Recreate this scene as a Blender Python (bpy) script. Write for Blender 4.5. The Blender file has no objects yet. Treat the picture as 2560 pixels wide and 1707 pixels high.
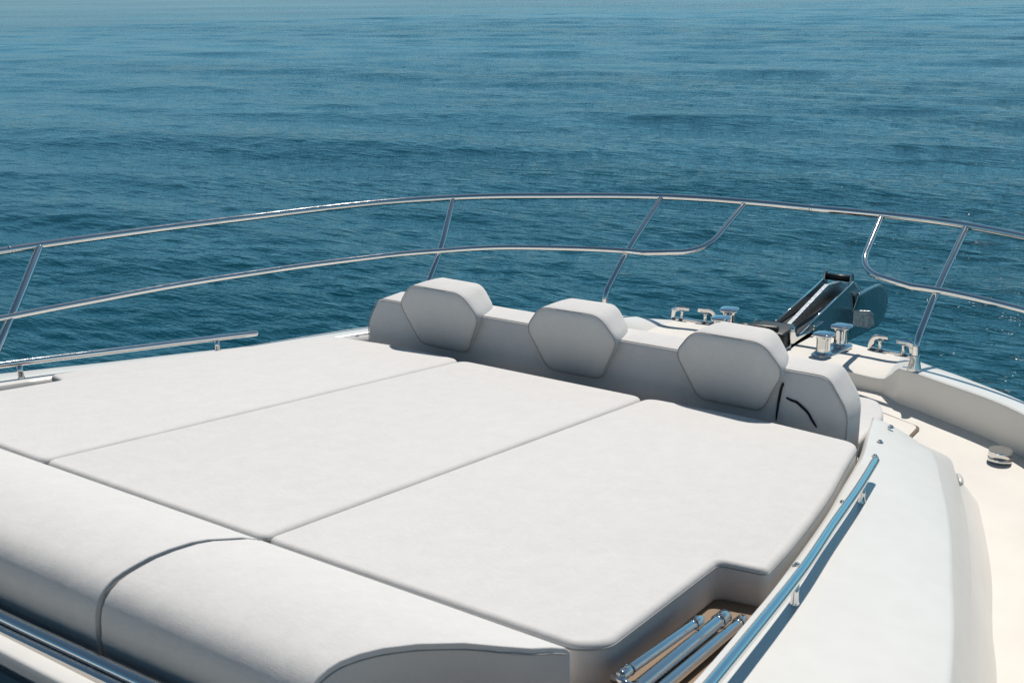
import bpy, bmesh, math, random
import numpy as np
from mathutils import Vector, Matrix
random.seed(7)
sc = bpy.context.scene
COL = sc.collection

# ------------------------------------------------------------------ materials
def mat(name, color, rough=0.5, metal=0.0, spec=0.5, coat=0.0):
    m = bpy.data.materials.new(name); m.use_nodes = True
    b = m.node_tree.nodes['Principled BSDF']
    b.inputs['Base Color'].default_value = (*color, 1)
    b.inputs['Roughness'].default_value = rough
    b.inputs['Metallic'].default_value = metal
    b.inputs['Specular IOR Level'].default_value = spec
    b.inputs['Coat Weight'].default_value = coat
    b.inputs['Coat Roughness'].default_value = 0.08
    return m
def nt(m): return m.node_tree.nodes, m.node_tree.links, m.node_tree.nodes['Principled BSDF']
def add_noise(m, scale, detail=3, stretch=(1, 1, 1), rough=0.5):
    N, L, b = nt(m)
    tc = N.new('ShaderNodeTexCoord'); mp = N.new('ShaderNodeMapping'); n = N.new('ShaderNodeTexNoise')
    mp.inputs['Scale'].default_value = stretch
    n.inputs['Scale'].default_value = scale; n.inputs['Detail'].default_value = detail
    n.inputs['Roughness'].default_value = rough
    L.new(tc.outputs['Object'], mp.inputs['Vector']); L.new(mp.outputs[0], n.inputs['Vector'])
    return n
def bump_chain(m, outs):
    """outs: list of (socket, strength, distance)"""
    N, L, b = nt(m); prev = None
    for s, st, d in outs:
        bp = N.new('ShaderNodeBump'); bp.inputs['Strength'].default_value = st; bp.inputs['Distance'].default_value = d
        L.new(s, bp.inputs['Height'])
        if prev: L.new(prev.outputs[0], bp.inputs['Normal'])
        prev = bp
    L.new(prev.outputs[0], b.inputs['Normal'])
def color_var(m, noise, c1, c2, lo=.3, hi=.7):
    N, L, b = nt(m); r = N.new('ShaderNodeValToRGB')
    r.color_ramp.elements[0].position = lo; r.color_ramp.elements[1].position = hi
    r.color_ramp.elements[0].color = (*c1, 1); r.color_ramp.elements[1].color = (*c2, 1)
    L.new(noise.outputs['Fac'], r.inputs[0]); L.new(r.outputs[0], b.inputs['Base Color'])

FAB = (0.612, 0.606, 0.596)
fabric = mat('marine_fabric', FAB, 0.88, spec=0.25)
fabric.node_tree.nodes['Principled BSDF'].inputs['Sheen Weight'].default_value = 0.08
n1 = add_noise(fabric, 14.0, 4, (34, 3.2, 34), 0.75)
n2 = add_noise(fabric, 420.0, 2)
n3 = add_noise(fabric, 3.2, 3)
n4 = add_noise(fabric, 14.0, 3, (1, 1.6, 1))
N, L, b = nt(fabric)
mx = N.new('ShaderNodeMix'); mx.data_type = 'RGBA'
r1 = N.new('ShaderNodeValToRGB'); r1.color_ramp.elements[0].position = .32; r1.color_ramp.elements[1].position = .68
r1.color_ramp.elements[0].color = (FAB[0]*.95, FAB[1]*.95, FAB[2]*.95, 1); r1.color_ramp.elements[1].color = (FAB[0]*1.06, FAB[1]*1.06, FAB[2]*1.06, 1)
L.new(n1.outputs['Fac'], r1.inputs[0])
r2 = N.new('ShaderNodeValToRGB'); r2.color_ramp.elements[0].position = .35; r2.color_ramp.elements[1].position = .65
r2.color_ramp.elements[0].color = (.97, .97, .97, 1); r2.color_ramp.elements[1].color = (1, 1, 1, 1)
L.new(n4.outputs['Fac'], r2.inputs[0])
mx.blend_type = 'MULTIPLY'; mx.inputs['Factor'].default_value = 1
L.new(r1.outputs[0], mx.inputs['A']); L.new(r2.outputs[0], mx.inputs['B']); L.new(mx.outputs['Result'], b.inputs['Base Color'])
bump_chain(fabric, [(n3.outputs['Fac'], .38, .02), (n4.outputs['Fac'], .35, .006), (n1.outputs['Fac'], .25, .0012), (n2.outputs['Fac'], .35, .0008)])

piping = mat('piping_thread', (0.33, 0.325, 0.315), 0.8, spec=0.2)
gel = mat('white_gelcoat', (0.66, 0.665, 0.65), 0.28, spec=0.45, coat=0.0)
g1 = add_noise(gel, 2.5, 3); g2 = add_noise(gel, 14, 4)
color_var(gel, g2, (0.685, 0.675, 0.645), (0.715, 0.705, 0.675), .3, .7)
bump_chain(gel, [(g1.outputs['Fac'], .25, .008)])
nonskid = mat('cream_nonskid_deck', (0.66, 0.625, 0.57), 0.6, spec=0.3)
d1 = add_noise(nonskid, 700, 1); d2 = add_noise(nonskid, 6, 5)
color_var(nonskid, d2, (0.655, 0.63, 0.585), (0.70, 0.68, 0.635), .3, .7)
bump_chain(nonskid, [(d1.outputs['Fac'], .4, .0012)])
tan = mat('shade_toned_floor', (0.24, 0.175, 0.12), 0.5, spec=0.3)  # gelcoat recess floor; its shade and warm reflection are put into this brown
t1_ = add_noise(tan, 5, 4); color_var(tan, t1_, (.20, .145, .10), (.29, .21, .145), .3, .7)
warmgel = mat('bounce_toned_gelcoat', (0.80, 0.75, 0.68), 0.3, spec=0.4, coat=0.1)  # white gelcoat with the deck's warm bounce mixed into its colour
w1 = add_noise(warmgel, 3, 3); bump_chain(warmgel, [(w1.outputs['Fac'], .2, .006)])
steel = mat('polished_steel', (0.74, 0.735, 0.72), 0.06, 1.0)
s1 = add_noise(steel, 55, 3); s2 = add_noise(steel, 30, 4)
N, L, b = nt(steel); mr = N.new('ShaderNodeMapRange')
mr.inputs['To Min'].default_value = 0.02; mr.inputs['To Max'].default_value = 0.09
L.new(s2.outputs['Fac'], mr.inputs['Value']); L.new(mr.outputs[0], b.inputs['Roughness'])
bump_chain(steel, [(s1.outputs['Fac'], .03, .002)])
platesteel = mat('anchor_steel', (0.36, 0.38, 0.39), 0.16, 1.0)
p1 = add_noise(platesteel, 8, 3); p2 = add_noise(platesteel, 40, 5)
N, L, b = nt(platesteel); mr = N.new('ShaderNodeMapRange')
mr.inputs['To Min'].default_value = 0.10; mr.inputs['To Max'].default_value = 0.32
L.new(p2.outputs['Fac'], mr.inputs['Value']); L.new(mr.outputs[0], b.inputs['Roughness'])
bump_chain(platesteel, [(p1.outputs['Fac'], .2, .01)])
galv = mat('worn_shank_steel', (0.55, 0.57, 0.58), 0.3, 1.0)
q1 = add_noise(galv, 60, 5); color_var(galv, q1, (.38, .40, .42), (.68, .70, .72), .35, .65)
black = mat('black_rubber', (0.012, 0.012, 0.013), 0.45, spec=0.4)
k1 = add_noise(black, 30, 3); bump_chain(black, [(k1.outputs['Fac'], .4, .004)])
glass = mat('dark_tinted_glass', (0.004, 0.012, 0.018), 0.06, spec=0.6)
cordm = mat('black_cord', (0.012, 0.014, 0.02), 0.7, spec=0.2)
c1 = add_noise(cordm, 300, 2); bump_chain(cordm, [(c1.outputs['Fac'], .5, .001)])
rustm = mat('bronze_tinted_steel', (0.55, 0.42, 0.30), 0.2, 1.0)
lampm = mat('frosted_lens', (0.6, 0.58, 0.54), 0.25, spec=0.5)

# ------------------------------------------------------------------ object helpers
def link(name, me, m, parent=None, smooth=True):
    o = bpy.data.objects.new(name, me); COL.objects.link(o)
    if m is not None: me.materials.append(m)
    if smooth:
        for p in me.polygons: p.use_smooth = True
    if parent is not None:
        o.parent = parent
    return o
def from_bm(name, bm, m, parent=None, smooth=True):
    bmesh.ops.recalc_face_normals(bm, faces=bm.faces[:])
    me = bpy.data.meshes.new(name); bm.to_mesh(me); bm.free()
    return link(name, me, m, parent, smooth)
def tag(o, label, cat, group=None):
    o['label'] = label; o['category'] = cat
    if group: o['group'] = group
    return o
def empty(name, loc, label, cat, group=None):
    o = bpy.data.objects.new(name, None); COL.objects.link(o); o.location = loc
    o.empty_display_size = .1
    return tag(o, label, cat, group)
def reparent(o, parent):
    """parent while keeping world coordinates of mesh data (all meshes are modelled in world space)"""
    o.parent = parent; o.matrix_parent_inverse = parent.matrix_world.inverted()
def bevel(o, w, seg=3, ang=35):
    md = o.modifiers.new('bevel', 'BEVEL'); md.width = w; md.segments = seg; md.limit_method = 'ANGLE'
    md.angle_limit = math.radians(ang); md.harden_normals = False
    return o
def wn(o, ang=35):
    # smooth by angle through edge marking
    me = o.data
    bm = bmesh.new(); bm.from_mesh(me)
    for e in bm.edges:
        if len(e.link_faces) == 2 and e.calc_face_angle(0) > math.radians(ang): e.smooth = False
    bm.to_mesh(me); bm.free()
    return o

def catmull(pts, n=8):
    P = [Vector(p) for p in pts]; out = []
    for i in range(len(P)-1):
        p0 = P[i-1] if i > 0 else P[0]*2-P[1]; p1 = P[i]; p2 = P[i+1]
        p3 = P[i+2] if i+2 < len(P) else P[-1]*2-P[-2]
        for k in range(n):
            t = k/n
            out.append(0.5*((2*p1)+(-p0+p2)*t+(2*p0-5*p1+4*p2-p3)*t*t+(-p0+3*p1-3*p2+p3)*t**3))
    out.append(P[-1]); return out
def round_path(pts, r, n=8):
    """polyline with rounded corners"""
    P = [Vector(p) for p in pts]; out = [P[0]]
    for i in range(1, len(P)-1):
        a = (P[i-1]-P[i]); c = (P[i+1]-P[i]); la, lc = a.length, c.length
        rr = r[i-1] if isinstance(r, (list, tuple)) else r
        d = min(rr, la*.49, lc*.49); A = P[i]+a.normalized()*d; B = P[i]+c.normalized()*d
        for k in range(n+1):
            t = k/n; out.append((1-t)**2*A+2*t*(1-t)*P[i]+t*t*B)
    out.append(P[-1]); return out
def sweep(bm, path, rad, seg=16, caps=True, section=None, up=None):
    P = [Vector(p) for p in path]; n = len(P)
    T = [(P[min(i+1, n-1)]-P[max(i-1, 0)]).normalized() for i in range(n)]
    u = Vector(up) if up else (Vector((0, 0, 1)) if abs(T[0].z) < .9 else Vector((1, 0, 0)))
    N_ = (u-T[0]*u.dot(T[0])).normalized(); rings = []
    for i in range(n):
        N_ = (N_-T[i]*N_.dot(T[i])).normalized(); B_ = T[i].cross(N_)
        r = rad[i] if isinstance(rad, (list, tuple)) else rad
        ring = []
        if section:
            for (a, b) in section: ring.append(bm.verts.new(P[i]+(N_*a+B_*b)*r))
        else:
            for k in range(seg):
                an = 2*math.pi*k/seg; ring.append(bm.verts.new(P[i]+(N_*math.cos(an)+B_*math.sin(an))*r))
        rings.append(ring)
    m_ = len(rings[0])
    for i in range(n-1):
        for k in range(m_): bm.faces.new((rings[i][k], rings[i][(k+1) % m_], rings[i+1][(k+1) % m_], rings[i+1][k]))
    if caps: bm.faces.new(rings[0][::-1]); bm.faces.new(rings[-1])
def round_caps(path, r):
    """rounded ends: extend with shrinking radii"""
    P = [Vector(p) for p in path]; R = [r]*len(P)
    d = (P[-1]-P[-2]).normalized(); e = [(.25, .97), (.5, .87), (.75, .66), (.93, .36)]
    d0 = (P[0]-P[1]).normalized()
    for t, k in e: P.append(P[-1*1]+d*0 if False else path_end(P, path, d, t, r)); R.append(r*k)
    pre = [(Vector(path[0])+d0*t*r, r*k) for t, k in e][::-1]
    return [p for p, _ in pre]+P, [k for _, k in pre]+R
def path_end(P, path, d, t, r): return Vector(path[-1])+d*t*r
def tube(name, path, r, m, parent=None, rounded=True, seg=20):
    bm = bmesh.new()
    if rounded:
        p, R = round_caps(path, r); sweep(bm, p, R, seg)
    else: sweep(bm, path, r, seg)
    return from_bm(name, bm, m, parent)
def lathe(bm, prof, center, axis=(0, 0, 1), seg=24, sx=1, sy=1, rot=0, power=2.0):
    """prof: list of (r,h). superellipse section when power>2"""
    ax = Vector(axis).normalized(); q = ax.to_track_quat('Z', 'X'); c = Vector(center); rings = []
    for r, h in prof:
        ring = []
        for k in range(seg):
            a = 2*math.pi*k/seg; ca, sa = math.cos(a), math.sin(a)
            s = (abs(ca)**power+abs(sa)**power)**(-1/power)
            x, y = ca*s*r*sx, sa*s*r*sy
            x, y = x*math.cos(rot)-y*math.sin(rot), x*math.sin(rot)+y*math.cos(rot)
            ring.append(bm.verts.new(c+q@Vector((x, y, h))))
        rings.append(ring)
    for i in range(len(rings)-1):
        for k in range(seg): bm.faces.new((rings[i][k], rings[i][(k+1) % seg], rings[i+1][(k+1) % seg], rings[i+1][k]))
    bm.faces.new(rings[0][::-1]); bm.faces.new(rings[-1])
def prism(bm, poly_bot, poly_top):
    a = [bm.verts.new(p) for p in poly_bot]; b = [bm.verts.new(p) for p in poly_top]; n = len(a)
    for k in range(n): bm.faces.new((a[k], a[(k+1) % n], b[(k+1) % n], b[k]))
    bm.faces.new(a[::-1]); bm.faces.new(b)
def box(bm, x0, x1, y0, y1, z0, z1):
    prism(bm, [(x0, y0, z0), (x1, y0, z0), (x1, y1, z0), (x0, y1, z0)], [(x0, y0, z1), (x1, y0, z1), (x1, y1, z1), (x0, y1, z1)])
def grid_strip(bm, rows, close=False, wall=0):
    """rows of equal-length point lists -> quads"""
    V = [[bm.verts.new(p) for p in r] for r in rows]
    for i in range(len(V)-1):
        for k in range(len(V[0])-1):
            f_ = bm.faces.new((V[i][k], V[i][k+1], V[i+1][k+1], V[i+1][k]))
            if k < wall: f_.material_index = 1
    return V
def round_poly(poly, radii, n=6):
    out = []; m_ = len(poly)
    for i in range(m_):
        p = Vector(poly[i]); a = Vector(poly[i-1])-p; c = Vector(poly[(i+1) % m_])-p
        r = radii[i] if isinstance(radii, (list, tuple)) else radii
        d = min(r, a.length*.45, c.length*.45)
        A = p+a.normalized()*d; B = p+c.normalized()*d
        for k in range(n+1):
            t = k/n; out.append(tuple((1-t)**2*A+2*t*(1-t)*p+t*t*B))
    return out

# ------------------------------------------------------------------ shared geometry
SL = -0.13657
def padz(x, dz=0): return 2.394+SL*(x-3.119)+dz

# ================================================================== THE YACHT
yacht = empty('motor_yacht', (0, 0, 0), 'white motor yacht foredeck with steel rails, seen from its own side deck', 'yacht')
def part(o, parent=yacht): o.parent = parent; return o

# outer deck edge and inner bulwark edge, port side (y >= 0), bow -> aft
outer = [(5.62, 0, 1.90), (5.605, .15, 1.90), (5.545, .30, 1.902), (5.485, .45, 1.908), (5.40, .60, 1.925), (5.25, .745, 1.955), (5.09, .885, 1.985),
         (4.99, 1.02, 1.995), (4.80, 1.27, 2.0), (4.50, 1.59, 2.005), (4.16, 1.83, 2.01), (3.66, 2.03, 2.03), (3.1, 2.2, 2.06), (2.0, 2.38, 2.10), (0, 2.5, 2.15), (-3, 2.5, 2.2)]
inner = [(4.965, 0, 1.95), (4.965, .15, 1.95), (4.965, .30, 1.95), (4.96, .45, 1.952), (4.94, .635, 1.954), (4.858, .722, 2.042), (4.835, .77, 2.045),
         (4.77, .90, 2.046), (4.59, 1.22, 2.05), (4.32, 1.48, 2.055), (3.99, 1.66, 2.06), (3.53, 1.83, 2.08), (3.0, 1.98, 2.105), (1.96, 2.14, 2.145), (0, 2.25, 2.2), (-3, 2.25, 2.25)]
DECK = 1.88
def side(s, pts): return [(p[0], p[1]*s, p[2]) for p in pts]
def cap_rows(i0, i1, s):
    rows = []
    O = catmull(outer, 6); I = catmull(inner, 6); I_ = I
    for st in (4, 5):                                    # the ramp between platform and cap is straight
        for k in range(6): I[st*6+k] = Vector(inner[st]).lerp(Vector(inner[st+1]), k/6)
    for k in range(i0*6, i1*6+1):
        o = O[k]; q = I[k]
        d = Vector((o.x-q.x, o.y-q.y, 0)); w = d.length; d.normalize()
        r = [Vector((q.x, q.y, DECK-.02)) - d*.0]
        r.append(Vector((q.x, q.y, DECK+.012)) - d*.004)
        r.append(Vector((q.x, q.y, q.z-.014)))
        r.append(Vector((q.x, q.y, q.z-.004)) + d*.004)
        r.append(Vector((q.x, q.y, q.z)) + d*.014)
        for t in (.25, .5, .7):
            r.append(Vector((q.x+(o.x-q.x)*t, q.y+(o.y-q.y)*t, q.z+(o.z+.012-q.z)*t+.006*math.sin(math.pi*t))))
        r.append(Vector((o.x, o.y, o.z+.012)) - d*min(.05, w*.2))
        r.append(Vector((o.x, o.y, o.z-.006)) - d*.014)
        r.append(Vector((o.x, o.y, o.z-.035)))
        r.append(Vector((o.x, o.y, o.z-.06)))
        rows.append([Vector((p.x, p.y*s, p.z)) for p in r])
    return rows
bm = bmesh.new()
rows = cap_rows(0, 4, 1)[::-1] + cap_rows(0, 4, -1)[1:]
grid_strip(bm, rows, wall=3); o = part(wn(from_bm('bow_platform', bm, nonskid), 25)); o.data.materials.append(warmgel)
for s in (1, -1):
    bm = bmesh.new(); grid_strip(bm, cap_rows(4, len(outer)-1, s), wall=3); part(wn(from_bm('bulwark', bm, gel), 25)).data.materials.append(warmgel)
# hull skin
bm = bmesh.new(); rows = []
O = catmull(outer, 6)
full = [Vector((p.x, p.y, p.z)) for p in O][::-1]+[Vector((p.x, -p.y, p.z)) for p in O][1:]
for p in full:
    s = 1 if p.y >= 0 else -1; f = min(1, abs(p.y)/2.4)
    r = []
    for t in (0, .15, .35, .6, .85, 1.0):
        z = (p.z-.058)*(1-t)+(-.5)*t
        k = 1-.38*t**1.3
        xx = p.x-(.9*t if p.x > 0 else 0)*max(0, (p.x/5.6))
        r.append(Vector((xx, p.y*k, z)))
    rows.append(r)
grid_strip(bm, rows); part(from_bm('hull', bm, gel))
# side deck / foredeck floor
bm = bmesh.new()
I = catmull(inner, 6); poly = [(p.x+.0, p.y+.01, DECK) for p in I][::-1]+[(p.x, -p.y-.01, DECK) for p in I][1:]
vs = [bm.verts.new(p) for p in poly]; bm.faces.new(vs); bmesh.ops.triangulate(bm, faces=bm.faces[:])
part(from_bm('deck', bm, nonskid, smooth=False))

# coachroof: inner coaming edge, ridge, rim, foot (starboard numbers, y mirrored with s)
inn = [(3.635, .967), (3.57, .982), (3.36, 1.028), (3.12, 1.083), (2.80, 1.137), (2.523, 1.183), (2.097, 1.239), (1.878, 1.262), (1.5, 1.295), (.95, 1.33), (-1.0, 1.40)]
rid = [(3.68, .995), (3.67, 1.085), (3.59, 1.15), (3.502, 1.212), (3.156, 1.323), (2.822, 1.423), (2.492, 1.505), (2.1, 1.60), (1.6, 1.69), (0.8, 1.78), (-1.0, 1.87)]
rim = [(3.73, 1.00), (3.77, 1.10), (3.78, 1.190), (3.596, 1.26), (3.362, 1.333), (3.105, 1.407), (2.70, 1.507), (2.2, 1.613), (1.7, 1.71), (0.8, 1.82), (-1.0, 1.93)]
foot = [(4.00, 1.00), (4.05, 1.12), (4.055, 1.236), (3.794, 1.332), (3.474, 1.427), (3.15, 1.50), (2.885, 1.569), (2.4, 1.67), (1.8, 1.76), (0.8, 1.87), (-1.0, 1.98)]
def cr(pts, n=5): return [(v.x, v.y) for v in catmull([(a, b_, 0) for a, b_ in pts], n)]
CI, CR, CM, CF = cr(inn), cr(rid), cr(rim), cr(foot)
bm = bmesh.new()
for s in (-1, 1):
    rows = []
    for a, r, m_, f in zip(CI, CR, CM, CF):
        za = padz(a[0], -.055); zr = padz(r[0], -.110); zm = padz(m_[0], -.180)
        A = Vector((a[0], a[1]+(.022 if s > 0 else 0), za)); R = Vector((r[0], r[1], zr)); M = Vector((m_[0], m_[1], zm)); F = Vector((f[0], f[1], DECK-.004))
        row = [Vector((A.x, A.y-.012, min(za-.25, 2.12))), A+Vector((0, -.006, -.10)), A+Vector((0, -.002, -.012)), A+Vector((0, .004, -.002))]
        for t in (.06, .3, .6, .86): row.append(A.lerp(R, t)+Vector((0, 0, .055*(t-t*t)+.004)))
        # rounded shoulder
        C_ = R+Vector((0, 0, .0)); 
        row.append(A.lerp(R, .965)+Vector((0, 0, .0055))); row.append(A.lerp(R, .99)+Vector((0, 0, .0035)))
        for t in (.03, .12, .35, .65, .9): row.append(R.lerp(M, t)+Vector((0, 0, .004*math.sin(math.pi*t))))
        out = Vector((M.x-A.x, M.y-A.y, 0)).normalized()
        row.append(M); row.append(M+Vector((0, 0, -.012))-out*.010)
        for t in (.15, .4, .7, .9, 1): 
            P = (M+Vector((0, 0, -.02))-out*.008).lerp(F, t); row.append(P)
        rows.append([Vector((p.x, p.y*s, p.z)) for p in row])
    V = grid_strip(bm, rows)
    bm.faces.new(V[0] if s > 0 else V[0][::-1])
part(wn(from_bm('coachroof', bm, gel), 38))
# sunpad recess floor + front step + aft lip + cabin top aft
bm = bmesh.new()
grid_strip(bm, [[(x, y*(1.36 if x < 2.2 else (1.26 if x < 2.8 else 1.15)), padz(x, -.125)) for y in np.linspace(-1, 1, 5)] for x in (0.955, 1.5, 2.0, 2.6, 3.14)])
part(from_bm('sunpad_base', bm, tan, smooth=False))
bm = bmesh.new(); box(bm, 3.30, 3.50, -.975, .975, 1.87, 2.178); part(bevel(from_bm('sofa_base', bm, warmgel, smooth=False), .01))
bm = bmesh.new(); box(bm, 3.503, 3.90, -.90, .90, 1.87, 2.12); part(bevel(from_bm('sofa_locker', bm, gel, smooth=False), .015))
bm = bmesh.new(); box(bm, .913, .952, -1.33, 1.33, 2.40, 2.600); part(bevel(from_bm('window_coaming', bm, gel), .009, 4))
bm = bmesh.new()
prism(bm, [(.911, -1.30, 2.36), (.66, -1.30, 2.36), (.66, 1.30, 2.36), (.911, 1.30, 2.36)], [(.911, -1.30, 2.575), (.66, -1.30, 2.52), (.66, 1.30, 2.52), (.911, 1.30, 2.575)])
part(bevel(from_bm('roof_window', bm, glass, smooth=False), .004))
bm = bmesh.new(); box(bm, -1.0, .65, -1.34, 1.34, 2.1, 2.56); part(bevel(from_bm('cabin_top', bm, gel), .02))

bm = bmesh.new(); box(bm, 3.125, 3.299, -1.03, 1.03, 1.87, 2.09); part(from_bm('foot_well', bm, warmgel, smooth=False))
# unseen deckhouse, windscreen and flybridge aft, added for bounce light and dark reflections
bm = bmesh.new(); prism(bm, [(-1.01, -1.75, 1.9), (-4.2, -1.9, 1.9), (-4.2, 1.9, 1.9), (-1.01, 1.75, 1.9)], [(-1.02, -1.62, 2.82), (-4.2, -1.8, 2.95), (-4.2, 1.8, 2.95), (-1.02, 1.62, 2.82)])
part(bevel(from_bm('deckhouse', bm, gel, smooth=False), .04, 4))
bm = bmesh.new(); prism(bm, [(-1.06, -1.55, 2.84), (-1.12, -1.55, 2.84), (-1.12, 1.55, 2.84), (-1.06, 1.55, 2.84)], [(-2.75, -1.45, 4.32), (-2.81, -1.45, 4.32), (-2.81, 1.45, 4.32), (-2.75, 1.45, 4.32)])
part(bevel(from_bm('windscreen', bm, glass, smooth=False), .01))
bm = bmesh.new(); prism(bm, [(-1.9, -1.9, 4.33), (-6, -2.0, 4.33), (-6, 2.0, 4.33), (-1.9, 1.9, 4.33)], [(-1.8, -1.85, 4.52), (-6, -1.95, 4.6), (-6, 1.95, 4.6), (-1.8, 1.85, 4.52)])
part(bevel(from_bm('flybridge', bm, gel, smooth=False), .05, 4))
# deck hatch lid (locker) on the foredeck
def deck_poly(bm, pts, z0, z1): prism(bm, [(a, b_, z0) for a, b_ in pts], [(a, b_, z1) for a, b_ in pts])
hp = [(4.80, -.50), (4.675, -.718), (4.60, -.885), (4.36, -.88), (4.38, -.50)]
bm = bmesh.new(); deck_poly(bm, round_poly([(a, b_, 0) for a, b_ in hp], .03, 5) and [(p[0], p[1]) for p in round_poly([(a, b_, 0) for a, b_ in hp], .03, 5)], DECK-.01, DECK+.010)
hatch = part(bevel(from_bm('deck_hatch', bm, nonskid), .003))
bm = bmesh.new()
ring = [Vector(p) for p in round_poly([(a, b_, DECK+.002) for a, b_ in hp], .03, 5)]
cen = sum(ring, Vector())/len(ring)
o_, i_ = [], []
for p in ring:
    d = (p-cen).normalized(); o_.append(p+d*.013+Vector((0, 0, .004))); i_.append(p-d*.004+Vector((0, 0, .004)))
n = len(ring); A = [bm.verts.new(p) for p in o_]; B = [bm.verts.new(p) for p in i_]
for k in range(n): bm.faces.new((A[k], A[(k+1) % n], B[(k+1) % n], B[k]))
from_bm('hatch_gasket', bm, rustm, hatch, smooth=False)

# deck filler cap (round steel knob) on the starboard side deck
bm = bmesh.new(); lathe(bm, [(.042, 0), (.045, .003), (.045, .018), (.043, .020)], (4.42, -1.247, DECK+.0), seg=36)
fill = part(wn(from_bm('deck_filler', bm, steel), 50))
bm = bmesh.new(); lathe(bm, [(.040, .019), (.040, .024)], (4.42, -1.247, DECK), seg=36); from_bm('gasket', bm, black, fill)
bm = bmesh.new(); lathe(bm, [(.043, .0235), (.0445, .025), (.0445, .047), (.043, .049), (.001, .0494)], (4.42, -1.247, DECK), seg=36); wn(from_bm('cap', bm, steel, fill), 50)

# courtesy light on the coachroof shoulder, snap studs
bm = bmesh.new(); lathe(bm, [(.028, 0), (.028, .006), (.024, .012), (.012, .016), (.001, .017)], (3.60, -1.268, 2.125), axis=(.33, -.9, .3), seg=24, sx=.5, sy=1.5)
part(from_bm('courtesy_light', bm, lampm))
studs = [(3.55, -1.054), (3.335, -1.082), (3.16, -1.119), (2.665, -1.184), (2.17, -1.247)]
stud0 = None
for (x, y) in studs+[(x, -y) for x, y in studs[:4]]:
    z = padz(x, -.0575)+.002
    if stud0 is None:
        bm = bmesh.new(); lathe(bm, [(.0105, 0), (.0105, .002), (.007, .003), (.006, .0045), (.0066, .007), (.005, .009), (.001, .0098)], (0, 0, 0), seg=18)
        stud0 = part(from_bm('snap_stud', bm, steel)); st = stud0
    else:
        st = stud0.copy(); COL.objects.link(st)
    st.location = (x, y, z+.0005); st['group'] = 'snap studs along the coachroof edge'

# ------------------------------------------------------------------ grab rails on the coachroof
def grab(s):
    z = lambda x: padz(x, .003)
    pts = [(2.93 if s < 0 else 2.885, 1.186 if s < 0 else 1.193), (2.65, 1.227), (2.33, 1.268), (1.99, 1.313), (1.46, 1.364), (.9, 1.41), (.4, 1.44)]
    path = catmull([(x, y*s, z(x)) for x, y in pts], 8)
    g = tube('grab_rail', path, .0112, steel, yacht)
    g['label'] = 'starboard coachroof grab rail beside the shadow' if s < 0 else 'port coachroof grab rail over the sea'
    for (x, y) in [(2.715, 1.219), (1.975, 1.314), (1.1, 1.395)]:
        bm = bmesh.new(); zr = padz(x, -.060)+.001; zt = padz(x, .003)
        prof = [(.0125, 0), (.0115, .004), (.0085, .012), (.0078, .03), (.0085, zt-zr-.006)]
        lathe(bm, prof, (x, y*s, zr), seg=18, sx=1.3, sy=.9)
        from_bm('support', bm, steel, g)
grab(-1); grab(1)

# ------------------------------------------------------------------ bow rail (pulpit)
top = [(5.645, 0, 2.555), (5.645, .2, 2.556), (5.63, .4, 2.558), (5.59, .6, 2.562), (5.52, .8, 2.566), (5.385, 1.064, 2.57), (5.217, 1.322, 2.575), (5.05, 1.55, 2.581), (4.873, 1.73, 2.586),
       (4.68, 1.872, 2.592), (4.45, 1.99, 2.60), (4.15, 2.105, 2.608), (3.88, 2.19, 2.615), (3.46, 2.312, 2.628), (3.05, 2.405, 2.641), (2.66, 2.475, 2.652), (1.8, 2.58, 2.68), (.5, 2.66, 2.72), (-1, 2.68, 2.75)]
mid = [(5.098, .60, 2.352), (5.093, .766, 2.353), (5.045, .95, 2.353), (4.965, 1.137, 2.354), (4.845, 1.345, 2.358), (4.72, 1.49, 2.361), (4.553, 1.615, 2.366), (4.363, 1.74, 2.372), (4.0, 1.905, 2.383), (3.72, 2.01, 2.391),
       (3.28, 2.135, 2.405), (2.867, 2.21, 2.417), (2.535, 2.26, 2.427), (1.6, 2.36, 2.46), (.4, 2.44, 2.50), (-1, 2.46, 2.53)]
full = [(x, -y, z) for x, y, z in top[:0:-1]]+top
rail = tube('bow_rail', catmull(full, 6), .0178, steel, yacht)
bm = bmesh.new()
lathe(bm, [(.0178, -.008), (.0193, -.007), (.0193, .007), (.0178, .008)], (5.645, 0, 2.555), axis=(0, 1, 0), seg=24)
from_bm('rail_joint', bm, steel, rail)
bm = bmesh.new(); lathe(bm, [(.0178, -.006), (.0186, -.005), (.0186, .005), (.0178, .006)], (2.70, 2.468, 2.651), axis=(-.97, .22, .02), seg=24)
from_bm('rail_joint', bm, steel, rail)
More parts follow.
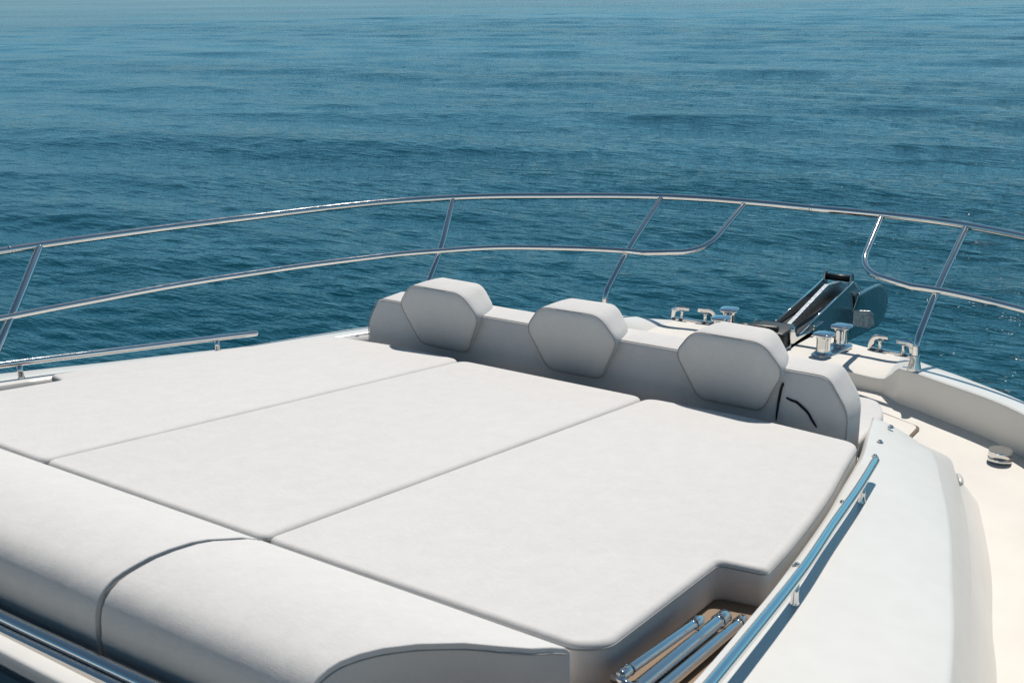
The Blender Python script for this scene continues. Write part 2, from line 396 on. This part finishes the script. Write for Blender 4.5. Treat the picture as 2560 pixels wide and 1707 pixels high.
for s in (1, -1):
    hoop = round_path([(5.65, .362, 2.556), (5.24, .395, 2.372), (5.10, .62, 2.352)], [.17], 14)
    path = [Vector((p.x, p.y, p.z)) for p in hoop][:-1]+catmull(mid, 6)[3:]
    path = [Vector((p.x, p.y*s, p.z)) for p in path]
    tube('mid_rail', path, .0145, steel, rail)
    def stan(pts, foot_p, R, rs=.0150):
        path = round_path(pts, R, 8)
        st = tube('stanchion', [Vector((p.x, p.y*s, p.z)) for p in path], rs, steel, rail)
        bm = bmesh.new()
        lathe(bm, [(.030, 0), (.031, .004), (.029, .012), (.022, .045), (.019, .066), (.0185, .068), (.0178, .070), (.0158, .071), (.0152, .105), (.0145, .112)], (foot_p[0], foot_p[1]*s, foot_p[2]), seg=28, sx=.95)
        wn(from_bm('stanchion_foot', bm, steel, st), 50)
    stan([(4.870, .781, 2.07), (4.875, .781, 2.175), (5.12, .786, 2.352), (5.508, .797, 2.556)], (4.868, .781, 2.040), [.06, .3])
    stan([(4.42, 1.585, 2.09), (4.425, 1.587, 2.20), (4.59, 1.61, 2.365), (4.863, 1.728, 2.575)], (4.42, 1.585, 2.052), [.06, .2])
    stan([(2.31, 2.17, 2.15), (2.312, 2.17, 2.22), (2.54, 2.258, 2.427), (2.825, 2.442, 2.638)], (2.31, 2.17, 2.128), [.06, .2], .0168)

# ------------------------------------------------------------------ bollards
def bollard(s):
    d = Vector((.172, .029*s, 0)); dn = d.normalized(); pr = Vector((-dn.y, dn.x, 0))
    c0 = Vector((5.167, .27*s, 1.938)); c1 = c0+d
    cen = (c0+c1)/2; rot = math.atan2(dn.y, dn.x)
    bm = bmesh.new()
    lathe(bm, [(.05, -.004), (.052, .004), (.050, .009), (.046, .012)], cen, seg=40, sx=2.85, sy=1.0, rot=rot, power=4.5)
    base = wn(from_bm('bollard', bm, steel, yacht), 50)
    base['label'] = 'bollard near the starboard gate stanchion' if s < 0 else 'bollard half hidden behind the right headrest'
    for k, c in enumerate((c0, c1)):
        bm = bmesh.new()
        lathe(bm, [(.040, .012), (.034, .018), (.0315, .026), (.030, .05), (.0305, .08), (.032, .092), (.034, .098)], c, seg=32, rot=rot, power=3.2)
        po = wn(from_bm('post', bm, steel, base), 50)
        bm = bmesh.new()
        lathe(bm, [(.036, .0975), (.046, .101), (.0475, .106), (.0465, .111), (.043, .1135), (.02, .1155), (.001, .116)], c, seg=32, rot=rot, sx=1.04, sy=1.0, power=3.6)
        wn(from_bm('post_cap', bm, steel, base), 60)
bollard(-1); bollard(1)

# ------------------------------------------------------------------ fairleads (open chocks)
def fairlead(s):
    a = Vector((5.43, .425*s, 1.925)); b_ = Vector((5.372, .64*s, 1.938)); d = (b_-a).normalized(); up = Vector((0, 0, 1))
    Ln = (b_-a).length
    sec = [(-.35, -1), (.35, -1), (.5, -.8), (.5, .8), (.35, 1), (-.35, 1), (-.5, .8), (-.5, -.8)]
    bm = bmesh.new()
    sweep(bm, [a-d*.004, a+d*Ln*.33, a+d*Ln*.66, b_+d*.004], .013, section=[(x*1.0, y*1.15) for x, y in sec])
    base = wn(from_bm('fairlead', bm, steel, yacht), 40)
    base['label'] = 'open steel fairlead on the starboard edge' if s < 0 else 'open steel fairlead on the far port edge'
    for q, dd in ((a, d), (b_, -d)):
        bm = bmesh.new()
        path = round_path([q-dd*.004, q+dd*.004+up*.062, q+dd*.088+up*.064], .03, 8)
        n = len(path); rad = [.0125+.001*(i/n) if i < n-1 else .009 for i in range(n)]
        sweep(bm, path, rad, section=[(x*.8, y*1.2) for x, y in sec]); wn(from_bm('horn', bm, steel, base), 40)
        bm = bmesh.new(); lathe(bm, [(.016, .004), (.011, .014), (.0095, .028), (.011, .042), (.016, .054)], q+dd*.048, seg=20)
        from_bm('roller_post', bm, steel, base)
fairlead(-1); fairlead(1)

# ------------------------------------------------------------------ bow roller
rb = bmesh.new(); box(rb, 5.06, 5.66, -.10, .10, 1.925, 1.958)
roller = bevel(from_bm('bow_roller', rb, platesteel, yacht, smooth=False), .003)
roller['label'] = 'stainless bow roller carrying the anchor'
for s in (1, -1):
    y0 = .079*s; y1 = .086*s
    prof = [(5.30, 1.955), (5.36, 1.972), (6.165, 2.056), (6.215, 2.02), (6.262, 1.96), (6.283, 1.90), (6.265, 1.83), (6.22, 1.79), (6.13, 1.785), (5.95, 1.80), (5.62, 1.88), (5.30, 1.93)]
    bm = bmesh.new(); prism(bm, [(x, y0, z) for x, z in prof], [(x, y1, z) for x, z in prof])
    wn(bevel(from_bm('side_plate', bm, platesteel, roller, smooth=False), .002), 30)
    bm = bmesh.new(); sweep(bm, [(5.33, .0825*s, 1.970), (5.75, .0825*s, 2.0135), (6.155, .0825*s, 2.0565)], .0062, 10); from_bm('edge_glint_bead', bm, steel, roller)  # extra bead that gives the plate's top edge its bright line
    prof = [(5.184, 1.95), (5.172, 2.03), (5.182, 2.052), (5.20, 2.060), (5.222, 2.052), (5.234, 2.03), (5.245, 1.995), (5.268, 1.977), (5.56, 1.935), (5.60, 1.925), (5.60, 1.915), (5.19, 1.925)]
    bm = bmesh.new(); prism(bm, [(x, .092*s, z) for x, z in prof], [(x, .100*s, z) for x, z in prof])
    wn(bevel(from_bm('cheek_plate', bm, steel, roller, smooth=False), .002), 30)
    bm = bmesh.new(); lathe(bm, [(.014, 0), (.013, .006), (.001, .008)], (5.205, .100*s, 2.032), axis=(0, s, 0), seg=20); from_bm('pivot_bolt', bm, steel, roller)
    bm = bmesh.new(); lathe(bm, [(.012, 0), (.012, .005), (.001, .007)], (5.50, .100*s, 1.965), axis=(0, s, 0), seg=20, sy=1.4); from_bm('pivot_bolt', bm, rustm, roller)
    # ears holding the bar
    prof = [(6.13, 2.045), (6.135, 2.095), (6.155, 2.108), (6.178, 2.10), (6.195, 2.05), (6.18, 2.03)]
    bm = bmesh.new(); prism(bm, [(x, .070*s, z) for x, z in prof], [(x, .079*s, z) for x, z in prof])
    wn(bevel(from_bm('ear', bm, platesteel, roller, smooth=False), .002), 30)
    # guard flange
    prof = [(0, 0), (.085, .0), (.105, -.02), (.112, -.085), (.09, -.102), (0, -.095)]
    bm = bmesh.new()
    prism(bm, [(6.19+.35*a, s*(.0865+a), 1.885+z) for a, z in prof], [(6.198+.35*a, s*(.0865+a), 1.885+z) for a, z in prof])
    wn(bevel(from_bm('guard_flange', bm, galv, roller, smooth=False), .002), 30)
bm = bmesh.new(); lathe(bm, [(.019, 0), (.019, .136)], (6.158, -.068, 2.072), axis=(0, 1, 0), seg=20); from_bm('roller_bar', bm, black, roller)
bm = bmesh.new(); lathe(bm, [(.045, 0), (.03, .04), (.022, .075), (.03, .11), (.045, .15)], (6.12, -.075, 1.93), axis=(0, 1, 0), seg=24); from_bm('roller_wheel', bm, black, roller)
# dark rubber shoe and hose at the aft end of the roller
bm = bmesh.new(); lathe(bm, [(.008, -.0), (.024, .006), (.025, .05), (.022, .06), (.025, .068), (.026, .20), (.02, .21)], (5.10, .158, 2.034), axis=(.25, -1, -.02), seg=20); from_bm('rubber_sleeve', bm, black, roller)
bm = bmesh.new(); box(bm, 5.30, 6.12, -.074, .074, 1.925, 1.962); from_bm('dark_channel_floor', bm, black, roller, smooth=False)  # black strip laid in to keep the channel between the plates dark
bm = bmesh.new(); box(bm, 5.105, 5.31, -.088, .105, 1.935, 2.030); bevel(from_bm('rubber_shoe', bm, black, roller), .018, 4)

# ================================================================== ANCHOR (rests in the roller)
anchor = empty('anchor', (5.9, 0, 1.95), 'plough anchor with wide dark blue reflecting steel fluke hanging off the bow', 'anchor')
def apart(o, p=anchor): reparent(o, p); return o
bpy.context.view_layer.update()
prof = [(5.325, 2.006), (5.36, 1.972), (5.80, 1.985), (6.20, 1.93), (6.5, 1.82), (6.56, 1.86), (6.25, 2.015), (6.10, 2.065), (5.93, 2.088), (5.90, 2.094)]
bm = bmesh.new(); prism(bm, [(x, -.030, z) for x, z in prof], [(x, -.008, z) for x, z in prof])
apart(wn(bevel(from_bm('shank', bm, galv, smooth=False), .002), 30))
# fluke: two blades rising from a keel, each facing slightly downward and outboard
bl = [(6.20, 1.985), (6.42, 1.972), (6.62, 1.948), (6.78, 1.885), (6.90, 1.80), (6.97, 1.72), (6.975, 1.66), (6.90, 1.60), (6.60, 1.635), (6.30, 1.672), (6.16, 1.69)]
rb_ = round_poly([(x, z, 0) for x, z in bl], [.02, .1, .1, .1, .1, .05, .05, .05, .1, .1, .02], 5)
for s in (1, -1):
    yb = lambda z: .035+.075*max(0, (z-1.6)/.38)
    bm = bmesh.new()
    cx, cz = 6.55, 1.78; n = len(rb_); R_ = []
    for k, bul in ((1, 0), (.85, .003), (.6, .006), (.3, .007)):
        R_.append([bm.verts.new((cx+(p[0]-cx)*k, s*(yb(cz+(p[1]-cz)*k)+bul), cz+(p[1]-cz)*k)) for p in rb_])
    for a_ in range(3):
        for k in range(n): bm.faces.new((R_[a_][k], R_[a_][(k+1) % n], R_[a_+1][(k+1) % n], R_[a_+1][k]))
    bm.faces.new(R_[3])
    fl = from_bm('fluke', bm, platesteel); sm = fl.modifiers.new('thick', 'SOLIDIFY'); sm.thickness = .008; sm.offset = -1; apart(fl)

# ================================================================== CUSHIONS
def cushion(name, poly, radii, th, label, cat, group, bev=.014, seg=5, pipe=True, dz=0, tilt=0):
    zz = lambda p, d: padz(p[0], d)-tilt*(abs(p[1])-.38)
    base = [(p[0], p[1], 0) for p in poly]
    rp = round_poly(base, radii, 7)
    bm = bmesh.new()
    prism(bm, [(p[0], p[1], zz(p, dz-th)) for p in rp], [(p[0], p[1], zz(p, dz)) for p in rp])
    top_f = max(bm.faces, key=lambda f: f.calc_center_median().z)
    o = from_bm(name, bm, fabric)
    bevel(o, bev, seg, 40)
    tag(o, label, cat, group)
    if pipe:
        c = Vector((sum(p[0] for p in rp)/len(rp), sum(p[1] for p in rp)/len(rp), 0))
        path = []
        n = len(rp)
        for i, p in enumerate(rp):
            a = Vector(rp[i-1]); c_ = Vector(rp[(i+1) % n]); t = c_-a; nrm = Vector((t.y, -t.x, 0)).normalized()
            path.append(Vector((p[0], p[1], zz(p, dz-bev*1.02)))+nrm*.0003*PS)
        path.append(path[0]); path.append(path[1])
        bm = bmesh.new(); sweep(bm, path, .0017, 6, caps=False)
        from_bm('piping', bm, piping, o)
    return o
PS = 1
G1 = 'light grey sunbathing mattresses on the foredeck'
th = .10
cushion('sun_mattress', [(1.437, -.374), (3.118, -.374), (3.118, .374), (1.437, .374)][::-1], [.03, .05, .05, .03], th, 'middle of the three grey sunbathing mattresses, below the middle headrest', 'mattress', G1)
def outer_poly(s):
    pts = [(1.437, .380), (3.122, .380), (3.188, .74), (3.185, 1.062), (2.93, 1.104), (2.686, 1.149), (2.46, 1.180), (2.249, 1.206), (2.058, 1.222), (2.032, 1.122), (1.538, 1.134), (1.49, 1.090)]
    if s > 0: pts = [(x-(.025 if 1.9 < x < 2.1 else 0), y+(.022 if y > 1 else 0)) for x, y in pts]
    p = [(x, y*s) for x, y in pts]; return p if s < 0 else p[::-1]
rr_ = [.03, .05, .1, .05, .05, .1, .1, .1, .02, .02, .03, .02]
cushion('sun_mattress', outer_poly(-1), rr_, th, 'grey sunbathing mattress with a square notch beside the starboard grab rail', 'mattress', G1, tilt=.0397)
cushion('sun_mattress', outer_poly(1), rr_[::-1], th, 'grey sunbathing mattress nearest the sea, along the port grab rail', 'mattress', G1, tilt=.0397)

# raised rear bolsters
prof_b = [(1.434, 2.612), (1.420, 2.627), (1.385, 2.646), (1.343, 2.662), (1.30, 2.679), (1.262, 2.690), (1.209, 2.699), (1.165, 2.703), (1.133, 2.702), (1.105, 2.700), (1.083, 2.696), (1.066, 2.688), (1.052, 2.676), (1.042, 2.66), (1.036, 2.64), (1.033, 2.61), (1.033, 2.56), (1.037, 2.52), (1.046, 2.495)]
def yr(x):
    xs = [1.03, 1.05, 1.12, 1.19, 1.25, 1.30, 1.36, 1.43]; ys = [.882, .885, .905, .955, 1.01, 1.07, 1.11, 1.118]
    return float(np.interp(x, xs, ys))
def bolster(ya, yb_fun, label, flip, yf=None):
    """ya constant end; yb_fun(x) other end"""
    bm = bmesh.new(); rows = []
    ny = 24
    for (x, z) in prof_b:
        yb = yb_fun(x)
        rows.append([Vector((x, ya+(yb-ya)*t, z)) for t in np.linspace(0, 1, ny)])
    V = grid_strip(bm, rows)
    # bottom
    zb = 2.475
    Bv = [[bm.verts.new((x, ya, zb if x < 1.4 else zb) ) for (x, z) in prof_b], [bm.verts.new((x, yb_fun(x), zb)) for (x, z) in prof_b]]
    for k in range(len(prof_b)-1):
        bm.faces.new((V[k][0], V[k+1][0], Bv[0][k+1], Bv[0][k]))
        bm.faces.new((V[k][-1], Bv[1][k], Bv[1][k+1], V[k+1][-1]))
        bm.faces.new((Bv[0][k], Bv[0][k+1], Bv[1][k+1], Bv[1][k]))
    bm.faces.new([V[0][j] for j in range(ny)]+[Bv[1][0], Bv[0][0]])
    bm.faces.new([V[-1][j] for j in range(ny)][::-1]+[Bv[0][-1], Bv[1][-1]])
    o = from_bm('bolster_cushion', bm, fabric); bevel(o, .012, 5, 50)
    tag(o, label, 'cushion', 'raised rear bolster cushions')
    for yy in (lambda x: ya, yb_fun):
        sgn = -1 if yy(1.1) < (ya+yb_fun(1.1))/2 else 1
        path = [Vector((x, yy(x)+sgn*.0006, z-.0125 if x > 1.06 else z-.008)) for (x, z) in prof_b[1:-2]]
        path = [p+Vector((.010 if p.x < 1.06 else 0, 0, 0)) for p in path]
        bm = bmesh.new(); sweep(bm, catmull(path, 3), .0015, 6); from_bm('piping', bm, piping, o)
    return o
bolster(-.388, lambda x: -yr(x), 'raised curved rear cushion in the right foreground, its cut end facing the poles', 1)
bolster(.94, lambda x: -.372, 'raised curved rear cushion running out of the left edge of the foreground', 1)

# ------------------------------------------------------------------ sofa backrest with headrests
sofa = empty('sofa_backrest', (3.38, 0, 2.2), 'grey upholstered backrest with three hexagonal headrests facing the sea', 'backrest')
bpy.context.view_layer.update()
def loft_poly(bm, poly, rings):
    """poly convex in (y,z), ccw; rings list of (x, inset, scale dz)"""
    c = Vector((0, sum(p[0] for p in poly)/len(poly), sum(p[1] for p in poly)/len(poly)))
    Rg = []; n = len(poly)
    P2 = [Vector((0, p[0], p[1])) for p in poly]
    nr = []
    for i in range(n):
        t = P2[(i+1) % n]-P2[i-1]; m_ = Vector((0, t.z, -t.y)).normalized()
        if m_.dot(P2[i]-c) < 0: m_ = -m_
        nr.append(m_)
    for rg in rings:
        x, ins = rg[0], rg[1]; k_ = rg[2] if len(rg) > 2 else 1.0; ky = rg[3] if len(rg) > 3 else k_
        Rg.append([bm.verts.new((x, c.y+(P2[i].y-nr[i].y*ins-c.y)*ky, c.z+(P2[i].z-nr[i].z*ins-c.z)*k_)) for i in range(n)])
    for a in range(len(Rg)-1):
        for k in range(n): bm.faces.new((Rg[a][k], Rg[a][(k+1) % n], Rg[a+1][(k+1) % n], Rg[a+1][k]))
    f0 = bm.faces.new(Rg[0][::-1]); f1 = bm.faces.new(Rg[-1])
    return Rg
bp = [(-.985, 2.18), (-.985, 2.40), (-.915, 2.506), (-.5, 2.508), (0, 2.508), (.5, 2.508), (.925, 2.506), (.988, 2.40), (.988, 2.18)]
rp = round_poly([(0, a, b_) for a, b_ in bp], [.01, .04, .03, .01, .01, .01, .03, .04, .01], 6)
rp = [(p[1], p[2]) for p in rp]
bm = bmesh.new()
loft_poly(bm, rp, [(3.300, .012), (3.303, .005), (3.310, .001), (3.32, 0), (3.43, 0), (3.452, .004), (3.470, .012), (3.483, .024), (3.49, .04)])
back = from_bm('back_panel', bm, fabric); reparent(back, sofa); wn(back, 60)
bm = bmesh.new(); path = [Vector((3.3045, p[0], p[1])) for p in rp]
cc = Vector((3.3045, 0, 2.3))
sweep(bm, path[5:-5], .0016, 6); pp = from_bm('piping', bm, piping); pp.parent = back; pp.matrix_parent_inverse = Matrix.Identity(4); pp.matrix_parent_inverse = back.matrix_world.inverted()
def world_parent(o, p):
    bpy.context.view_layer.update(); o.parent = p; o.matrix_parent_inverse = p.matrix_world.inverted()
world_parent(pp, back)
hx = [(-.112, 2.354), (-.190, 2.512), (-.121, 2.602), (.121, 2.602), (.190, 2.512), (.112, 2.354)]
def lean(v):                                             # the headrests lean aft towards their top
    w_ = min(1, max(0, (3.44-v.co.x)/.14)); v.co.x += .008+(2.48-v.co.z)*.16*w_
for hy, lab in ((.590, 'headrest nearest the port rail'), (0.0, 'middle headrest'), (-.597, 'headrest nearest the anchor, next to the black cord')):
    q = round_poly([(0, hy+a, b_) for a, b_ in hx], [.035, .035, .04, .04, .035, .035], 7); q = [(p[1], p[2]) for p in q]
    bm = bmesh.new()
    jit = {.590: (.004, 1.006), 0.0: (-.003, .995), -.597: (.002, 1.0)}[hy]
    q = [(hy+(a-hy)*jit[1]+jit[0]*(b_-2.48)*3, b_+jit[0]*(a-hy)*3) for a, b_ in q]
    Rg = loft_poly(bm, q, [(3.2475, .004, .3), (3.248, .004, .55), (3.250, .004, .8), (3.2535, .004, .93), (3.257, .004, .985), (3.260, .002), (3.265, 0), (3.285, -.002, 1, .985), (3.32, -.003, 1, .945), (3.36, -.003, 1, .89), (3.395, 0, 1, .845), (3.415, .008, 1, .82), (3.430, .02, 1, .80), (3.440, .034, 1, .79), (3.445, .03, .86, .66)])
    for v in bm.verts: lean(v)
    hr = from_bm('headrest', bm, fabric); hr['label'] = lab; reparent(hr, sofa); wn(hr, 70)
    bm = bmesh.new(); path = [Vector((3.2585, p[0], p[1])) for p in q]
    # seam just outside the face ring
    c = Vector((3.2585, hy, 2.49)); path = [c+(p-c)*.995 for p in path]; path += path[:2]
    sweep(bm, path, .0014, 6, caps=False)
    for v in bm.verts: lean(v)
    pi = from_bm('piping', bm, piping); world_parent(pi, hr)
strap = [[(3.284, -.775, 2.462), (3.286, -.768, 2.438), (3.284, -.762, 2.39), (3.285, -.757, 2.33)], [(3.287, -.787, 2.414), (3.286, -.803, 2.409), (3.287, -.822, 2.405), (3.284, -.842, 2.393), (3.286, -.860, 2.378), (3.284, -.877, 2.355), (3.286, -.892, 2.334)]]
for s_ in strap:
    bm = bmesh.new(); P = catmull([Vector((p[0]+.010, p[1], p[2])) for p in s_], 8)
    sweep(bm, P, [.0022+.0016*math.sin(math.pi*min(1, (k+2)/len(P)))**.5 for k in range(len(P))], section=[(1, -.35), (1, .35), (-1, .35), (-1, -.35)] if False else [(.5, -1), (.5, 1), (-.5, 1), (-.5, -1)], up=(1, 0, 0))
    cd = from_bm('strap', bm, cordm); cd['label'] = 'thin black strap'; reparent(cd, sofa)
# forward seat cushion
sp = [(3.50, -.965), (3.80, -.965), (3.94, -.90), (3.97, .90), (3.80, .965), (3.50, .965)]
rp2 = round_poly([(a, b_, 0) for a, b_ in sp], [.02, .06, .05, .05, .06, .02], 6)
bm = bmesh.new(); prism(bm, [(p[0], p[1], 2.125) for p in rp2][::-1], [(p[0], p[1], 2.225) for p in rp2][::-1])
sc_ = from_bm('seat_cushion', bm, fabric); bevel(sc_, .022, 5, 40)
tag(sc_, 'grey seat cushion showing its corner in front of the backrest', 'seat cushion')

# ------------------------------------------------------------------ stowed steel poles in the notch, tubes behind the bolsters
def pole(p0, p1, r, label, cap_r, cap_l, both=True):
    p0, p1 = Vector(p0), Vector(p1); d = (p1-p0).normalized()
    o = tube('awning_pole', [p0, p0.lerp(p1, .5), p1], r, steel, None, True, 20)
    tag(o, label, 'pole', 'steel awning poles stowed beside the mattress')
    ends = [(p1, -d)]+([(p0, d)] if both else [])
    for q, dd in ends:
        bm = bmesh.new()
        lathe(bm, [(cap_r*.9, -.006), (cap_r, -.003), (cap_r, cap_l), (cap_r*.93, cap_l+.002), (r, cap_l+.003)], q, axis=dd, seg=22)
        wn(from_bm('end_sleeve', bm, steel, o), 50)
        bm = bmesh.new(); lathe(bm, [(cap_r*1.03, cap_l-.006), (cap_r*1.03, cap_l-.001)], q, axis=dd, seg=22); from_bm('seal_ring', bm, black, o)
        bm = bmesh.new(); lathe(bm, [(.004, 0), (.004, cap_r+.003), (.0015, cap_r+.005)], q+dd*cap_l*.5, axis=(0, 0, 1), seg=10); from_bm('screw', bm, steel, o)
pole((1.515, -1.174, 2.541), (1.815, -1.180, 2.496), .0095, 'thinnest steel pole lying against the mattress side', .0105, .028)
pole((1.49, -1.197, 2.520), (1.895, -1.199, 2.470), .0135, 'middle and thickest of the stowed steel poles', .0150, .035)
pole((1.46, -1.2235, 2.514), (1.93, -1.2225, 2.450), .0118, 'stowed steel pole nearest the starboard coaming', .0130, .024)
# knuckle joint clamp at the near end
bm = bmesh.new()
sweep(bm, [Vector((1.507, -1.160, 2.536)), Vector((1.502, -1.185, 2.536)), Vector((1.498, -1.205, 2.532))], .0085, 14)
kn = from_bm('pole_clamp', bm, steel); tag(kn, 'short steel knuckle clamp joining the near ends of the poles', 'clamp')

for (x, z, r, lab) in ((1.0, 2.580, .0142, 'thicker steel tube running behind the rear bolsters'), (.974, 2.576, .0098, 'thinner steel tube next to the white window coaming')):
    t = tube('awning_tube', [(x, -.80, z+.012), (x, -.2, z), (x, .3, z-.004), (x, 1.05, z-.012)], r, steel, None, True, 22)
    tag(t, lab, 'tube', 'steel tubes across the cabin front')

# ================================================================== SEA
CAMP = np.array([0.0, -2.0, 3.7])
rng = np.random.default_rng(11)
az0 = math.atan2(.54154, .78458)
dense = np.linspace(-math.radians(40), math.radians(40), 1150)
sparse = np.linspace(math.radians(40), 2*math.pi-math.radians(40), 130)[1:-1]
ang = np.concatenate([dense, sparse])+az0
rad = [1.0]
while rad[-1] < 6.5: rad.append(rad[-1]*1.06)
while rad[-1] < 140: rad.append(rad[-1]*1.0048)
while rad[-1] < 400: rad.append(rad[-1]*1.009)
while rad[-1] < 12000: rad.append(rad[-1]*1.05)
rad = np.array(rad)
Rr, Aa = np.meshgrid(rad, ang, indexing='ij')
Xw = CAMP[0]+Rr*np.cos(Aa); Yw = CAMP[1]+Rr*np.sin(Aa); Zw = np.zeros_like(Xw)
wind = az0+math.radians(158)
spacing = Rr*np.where(Rr < 140, .0048, .009)*1.2
nwav = 110
for i in range(nwav):
    lam = 0.24*(9.0/0.24)**(i/(nwav-1))*rng.uniform(.93, 1.07)
    k = 2*math.pi/lam
    th_ = wind+rng.normal(0, .36 if lam > 2 else .50)
    slope = 0.020 if lam < .8 else (0.0085 if lam < 2.5 else .0100)
    A_ = slope/k
    ph = rng.uniform(0, 2*math.pi)
    fade = np.clip((lam/spacing-2.0)/2.5, 0, 1)
    arg = k*(Xw*math.cos(th_)+Yw*math.sin(th_))+ph
    Zw += A_*fade*(np.sin(arg)+.18*np.sin(2*arg))
nr_, na_ = Rr.shape
co = np.stack([Xw, Yw, Zw], -1).reshape(-1, 3)
i_ = np.arange(nr_-1)[:, None]; j_ = np.arange(na_)[None, :]; jn = (j_+1) % na_
f = np.stack([i_*na_+j_, (i_+1)*na_+j_, (i_+1)*na_+jn, i_*na_+jn], -1).reshape(-1, 4)
me = bpy.data.meshes.new('sea'); me.vertices.add(len(co)); me.vertices.foreach_set('co', co.ravel().astype(np.float32))
me.loops.add(f.size); me.loops.foreach_set('vertex_index', f.ravel().astype(np.int32))
me.polygons.add(len(f)); me.polygons.foreach_set('loop_start', np.arange(0, f.size, 4, dtype=np.int32)); me.polygons.foreach_set('loop_total', np.full(len(f), 4, dtype=np.int32))
me.update(calc_edges=True); me.polygons.foreach_set('use_smooth', np.ones(len(f), dtype=bool))
water = mat('sea_water', (0.0002, 0.046, 0.070), 0.03, spec=0.5)
N, L, b = nt(water)
b.inputs['IOR'].default_value = 1.33
geo = N.new('ShaderNodeNewGeometry')
def wnoise(scale, detail, st, rough=.6, rot=0, dist=0.0):
    mp = N.new('ShaderNodeMapping'); mp.inputs['Scale'].default_value = st; mp.inputs['Rotation'].default_value = (0, 0, rot)
    n = N.new('ShaderNodeTexNoise'); n.inputs['Scale'].default_value = scale; n.inputs['Detail'].default_value = detail; n.inputs['Roughness'].default_value = rough
    n.inputs['Distortion'].default_value = dist
    L.new(geo.outputs['Position'], mp.inputs['Vector']); L.new(mp.outputs[0], n.inputs['Vector']); return n
wa = -wind
w1 = wnoise(5.2, 3, (1.0, .30, 1), .6, wa+.12)
w2 = wnoise(11.0, 3, (1.0, .5, 1), .65, wa-.25)
w3 = wnoise(.55, 3, (1.0, .5, 1), .55, wa+.1)
w4 = wnoise(.03, 5, (1.0, .22, 1), .6, wa)     # wind patches modulating ripple strength
mrp = N.new('ShaderNodeMapRange'); mrp.inputs['From Min'].default_value = .35; mrp.inputs['From Max'].default_value = .65
mrp.inputs['To Min'].default_value = .25; mrp.inputs['To Max'].default_value = 1.15
L.new(w4.outputs['Fac'], mrp.inputs['Value'])
prev = None
w5 = wnoise(.11, 3, (1.0, .35, 1), .55, wa+.05)
for n, st, d in ((w5, .8, .65), (w3, .8, .13), (w1, 1.0, .072), (w2, 1.0, .026)):
    bp_ = N.new('ShaderNodeBump'); bp_.inputs['Distance'].default_value = d
    mm = N.new('ShaderNodeMath'); mm.operation = 'MULTIPLY'; mm.inputs[1].default_value = st
    L.new(mrp.outputs[0], mm.inputs[0]); L.new(mm.outputs[0], bp_.inputs['Strength'])
    L.new(n.outputs['Fac'], bp_.inputs['Height'])
    if prev: L.new(prev.outputs[0], bp_.inputs['Normal'])
    prev = bp_
L.new(prev.outputs[0], b.inputs['Normal'])
sea = link('sea', me, water); sea['kind'] = 'structure'; sea['label'] = 'rippled teal blue sea'

# ================================================================== LIGHT, SKY, CAMERA
S = Vector((.27, .035, .42)).normalized()
el = math.asin(S.z)
w = bpy.data.worlds.new('World'); sc.world = w; w.use_nodes = True
wn_ = w.node_tree.nodes; wl = w.node_tree.links
sky = wn_.new('ShaderNodeTexSky'); sky.sky_type = 'NISHITA'; sky.sun_disc = False
sky.sun_elevation = el; sky.sun_rotation = math.atan2(S.x, S.y)
sky.air_density = 1.0; sky.dust_density = 0.3; sky.ozone_density = 1.2
bg = wn_['Background']; bg.inputs['Strength'].default_value = 0.095
tint = wn_.new('ShaderNodeMix'); tint.data_type = 'RGBA'; tint.blend_type = 'MULTIPLY'; tint.inputs['Factor'].default_value = 1
tcw = wn_.new('ShaderNodeTexCoord'); sx_ = wn_.new('ShaderNodeSeparateXYZ'); rw = wn_.new('ShaderNodeValToRGB')
wl.new(tcw.outputs['Generated'], sx_.inputs[0]); wl.new(sx_.outputs['Z'], rw.inputs[0])
rw.color_ramp.elements[0].position = 0.0; rw.color_ramp.elements[0].color = (.33, .54, .90, 1)
rw.color_ramp.elements[1].position = 0.55; rw.color_ramp.elements[1].color = (.58, .66, .60, 1)
e_ = rw.color_ramp.elements.new(.16); e_.color = (.47, .93, 1.0, 1)
wl.new(rw.outputs[0], tint.inputs['B'])
wl.new(sky.outputs[0], tint.inputs['A']); wl.new(tint.outputs['Result'], bg.inputs['Color'])
ld = bpy.data.lights.new('sun', 'SUN'); ld.energy = 4.4; ld.angle = math.radians(.53); ld.color = (1, .93, .85)
lo = bpy.data.objects.new('sun', ld); COL.objects.link(lo); lo.rotation_euler = S.to_track_quat('Z', 'Y').to_euler(); lo.location = (4, 0, 12)

cd_ = bpy.data.cameras.new('camera'); cam = bpy.data.objects.new('camera', cd_); COL.objects.link(cam)
r_, u_, f_ = Vector((0.56262, -0.82647, -0.02034)), Vector((0.26056, 0.15391, 0.95311)), Vector((0.78458, 0.54154, -0.30194))
M = Matrix((r_, u_, -f_)).transposed().to_4x4(); M.translation = Vector((0, -2.0, 3.7)); cam.matrix_world = M
cd_.sensor_width = 36; cd_.lens = 36*2836/2560; cd_.clip_end = 30000; cd_.clip_start = .05
cd_.dof.use_dof = True; cd_.dof.focus_distance = 5.0; cd_.dof.aperture_fstop = 11.0
sc.camera = cam
sc.view_settings.view_transform = 'Standard'; sc.view_settings.look = 'None'; sc.view_settings.gamma = 1; sc.view_settings.exposure = 0
sc.cycles.max_bounces = 8; sc.cycles.use_denoising = True; sc.cycles.denoising_prefilter = 'NONE'; sc.cycles.sample_clamp_indirect = 4.0; sc.cycles.sample_clamp_direct = 30.0
sc.cycles.use_adaptive_sampling = False; sc.cycles.caustics_reflective = False
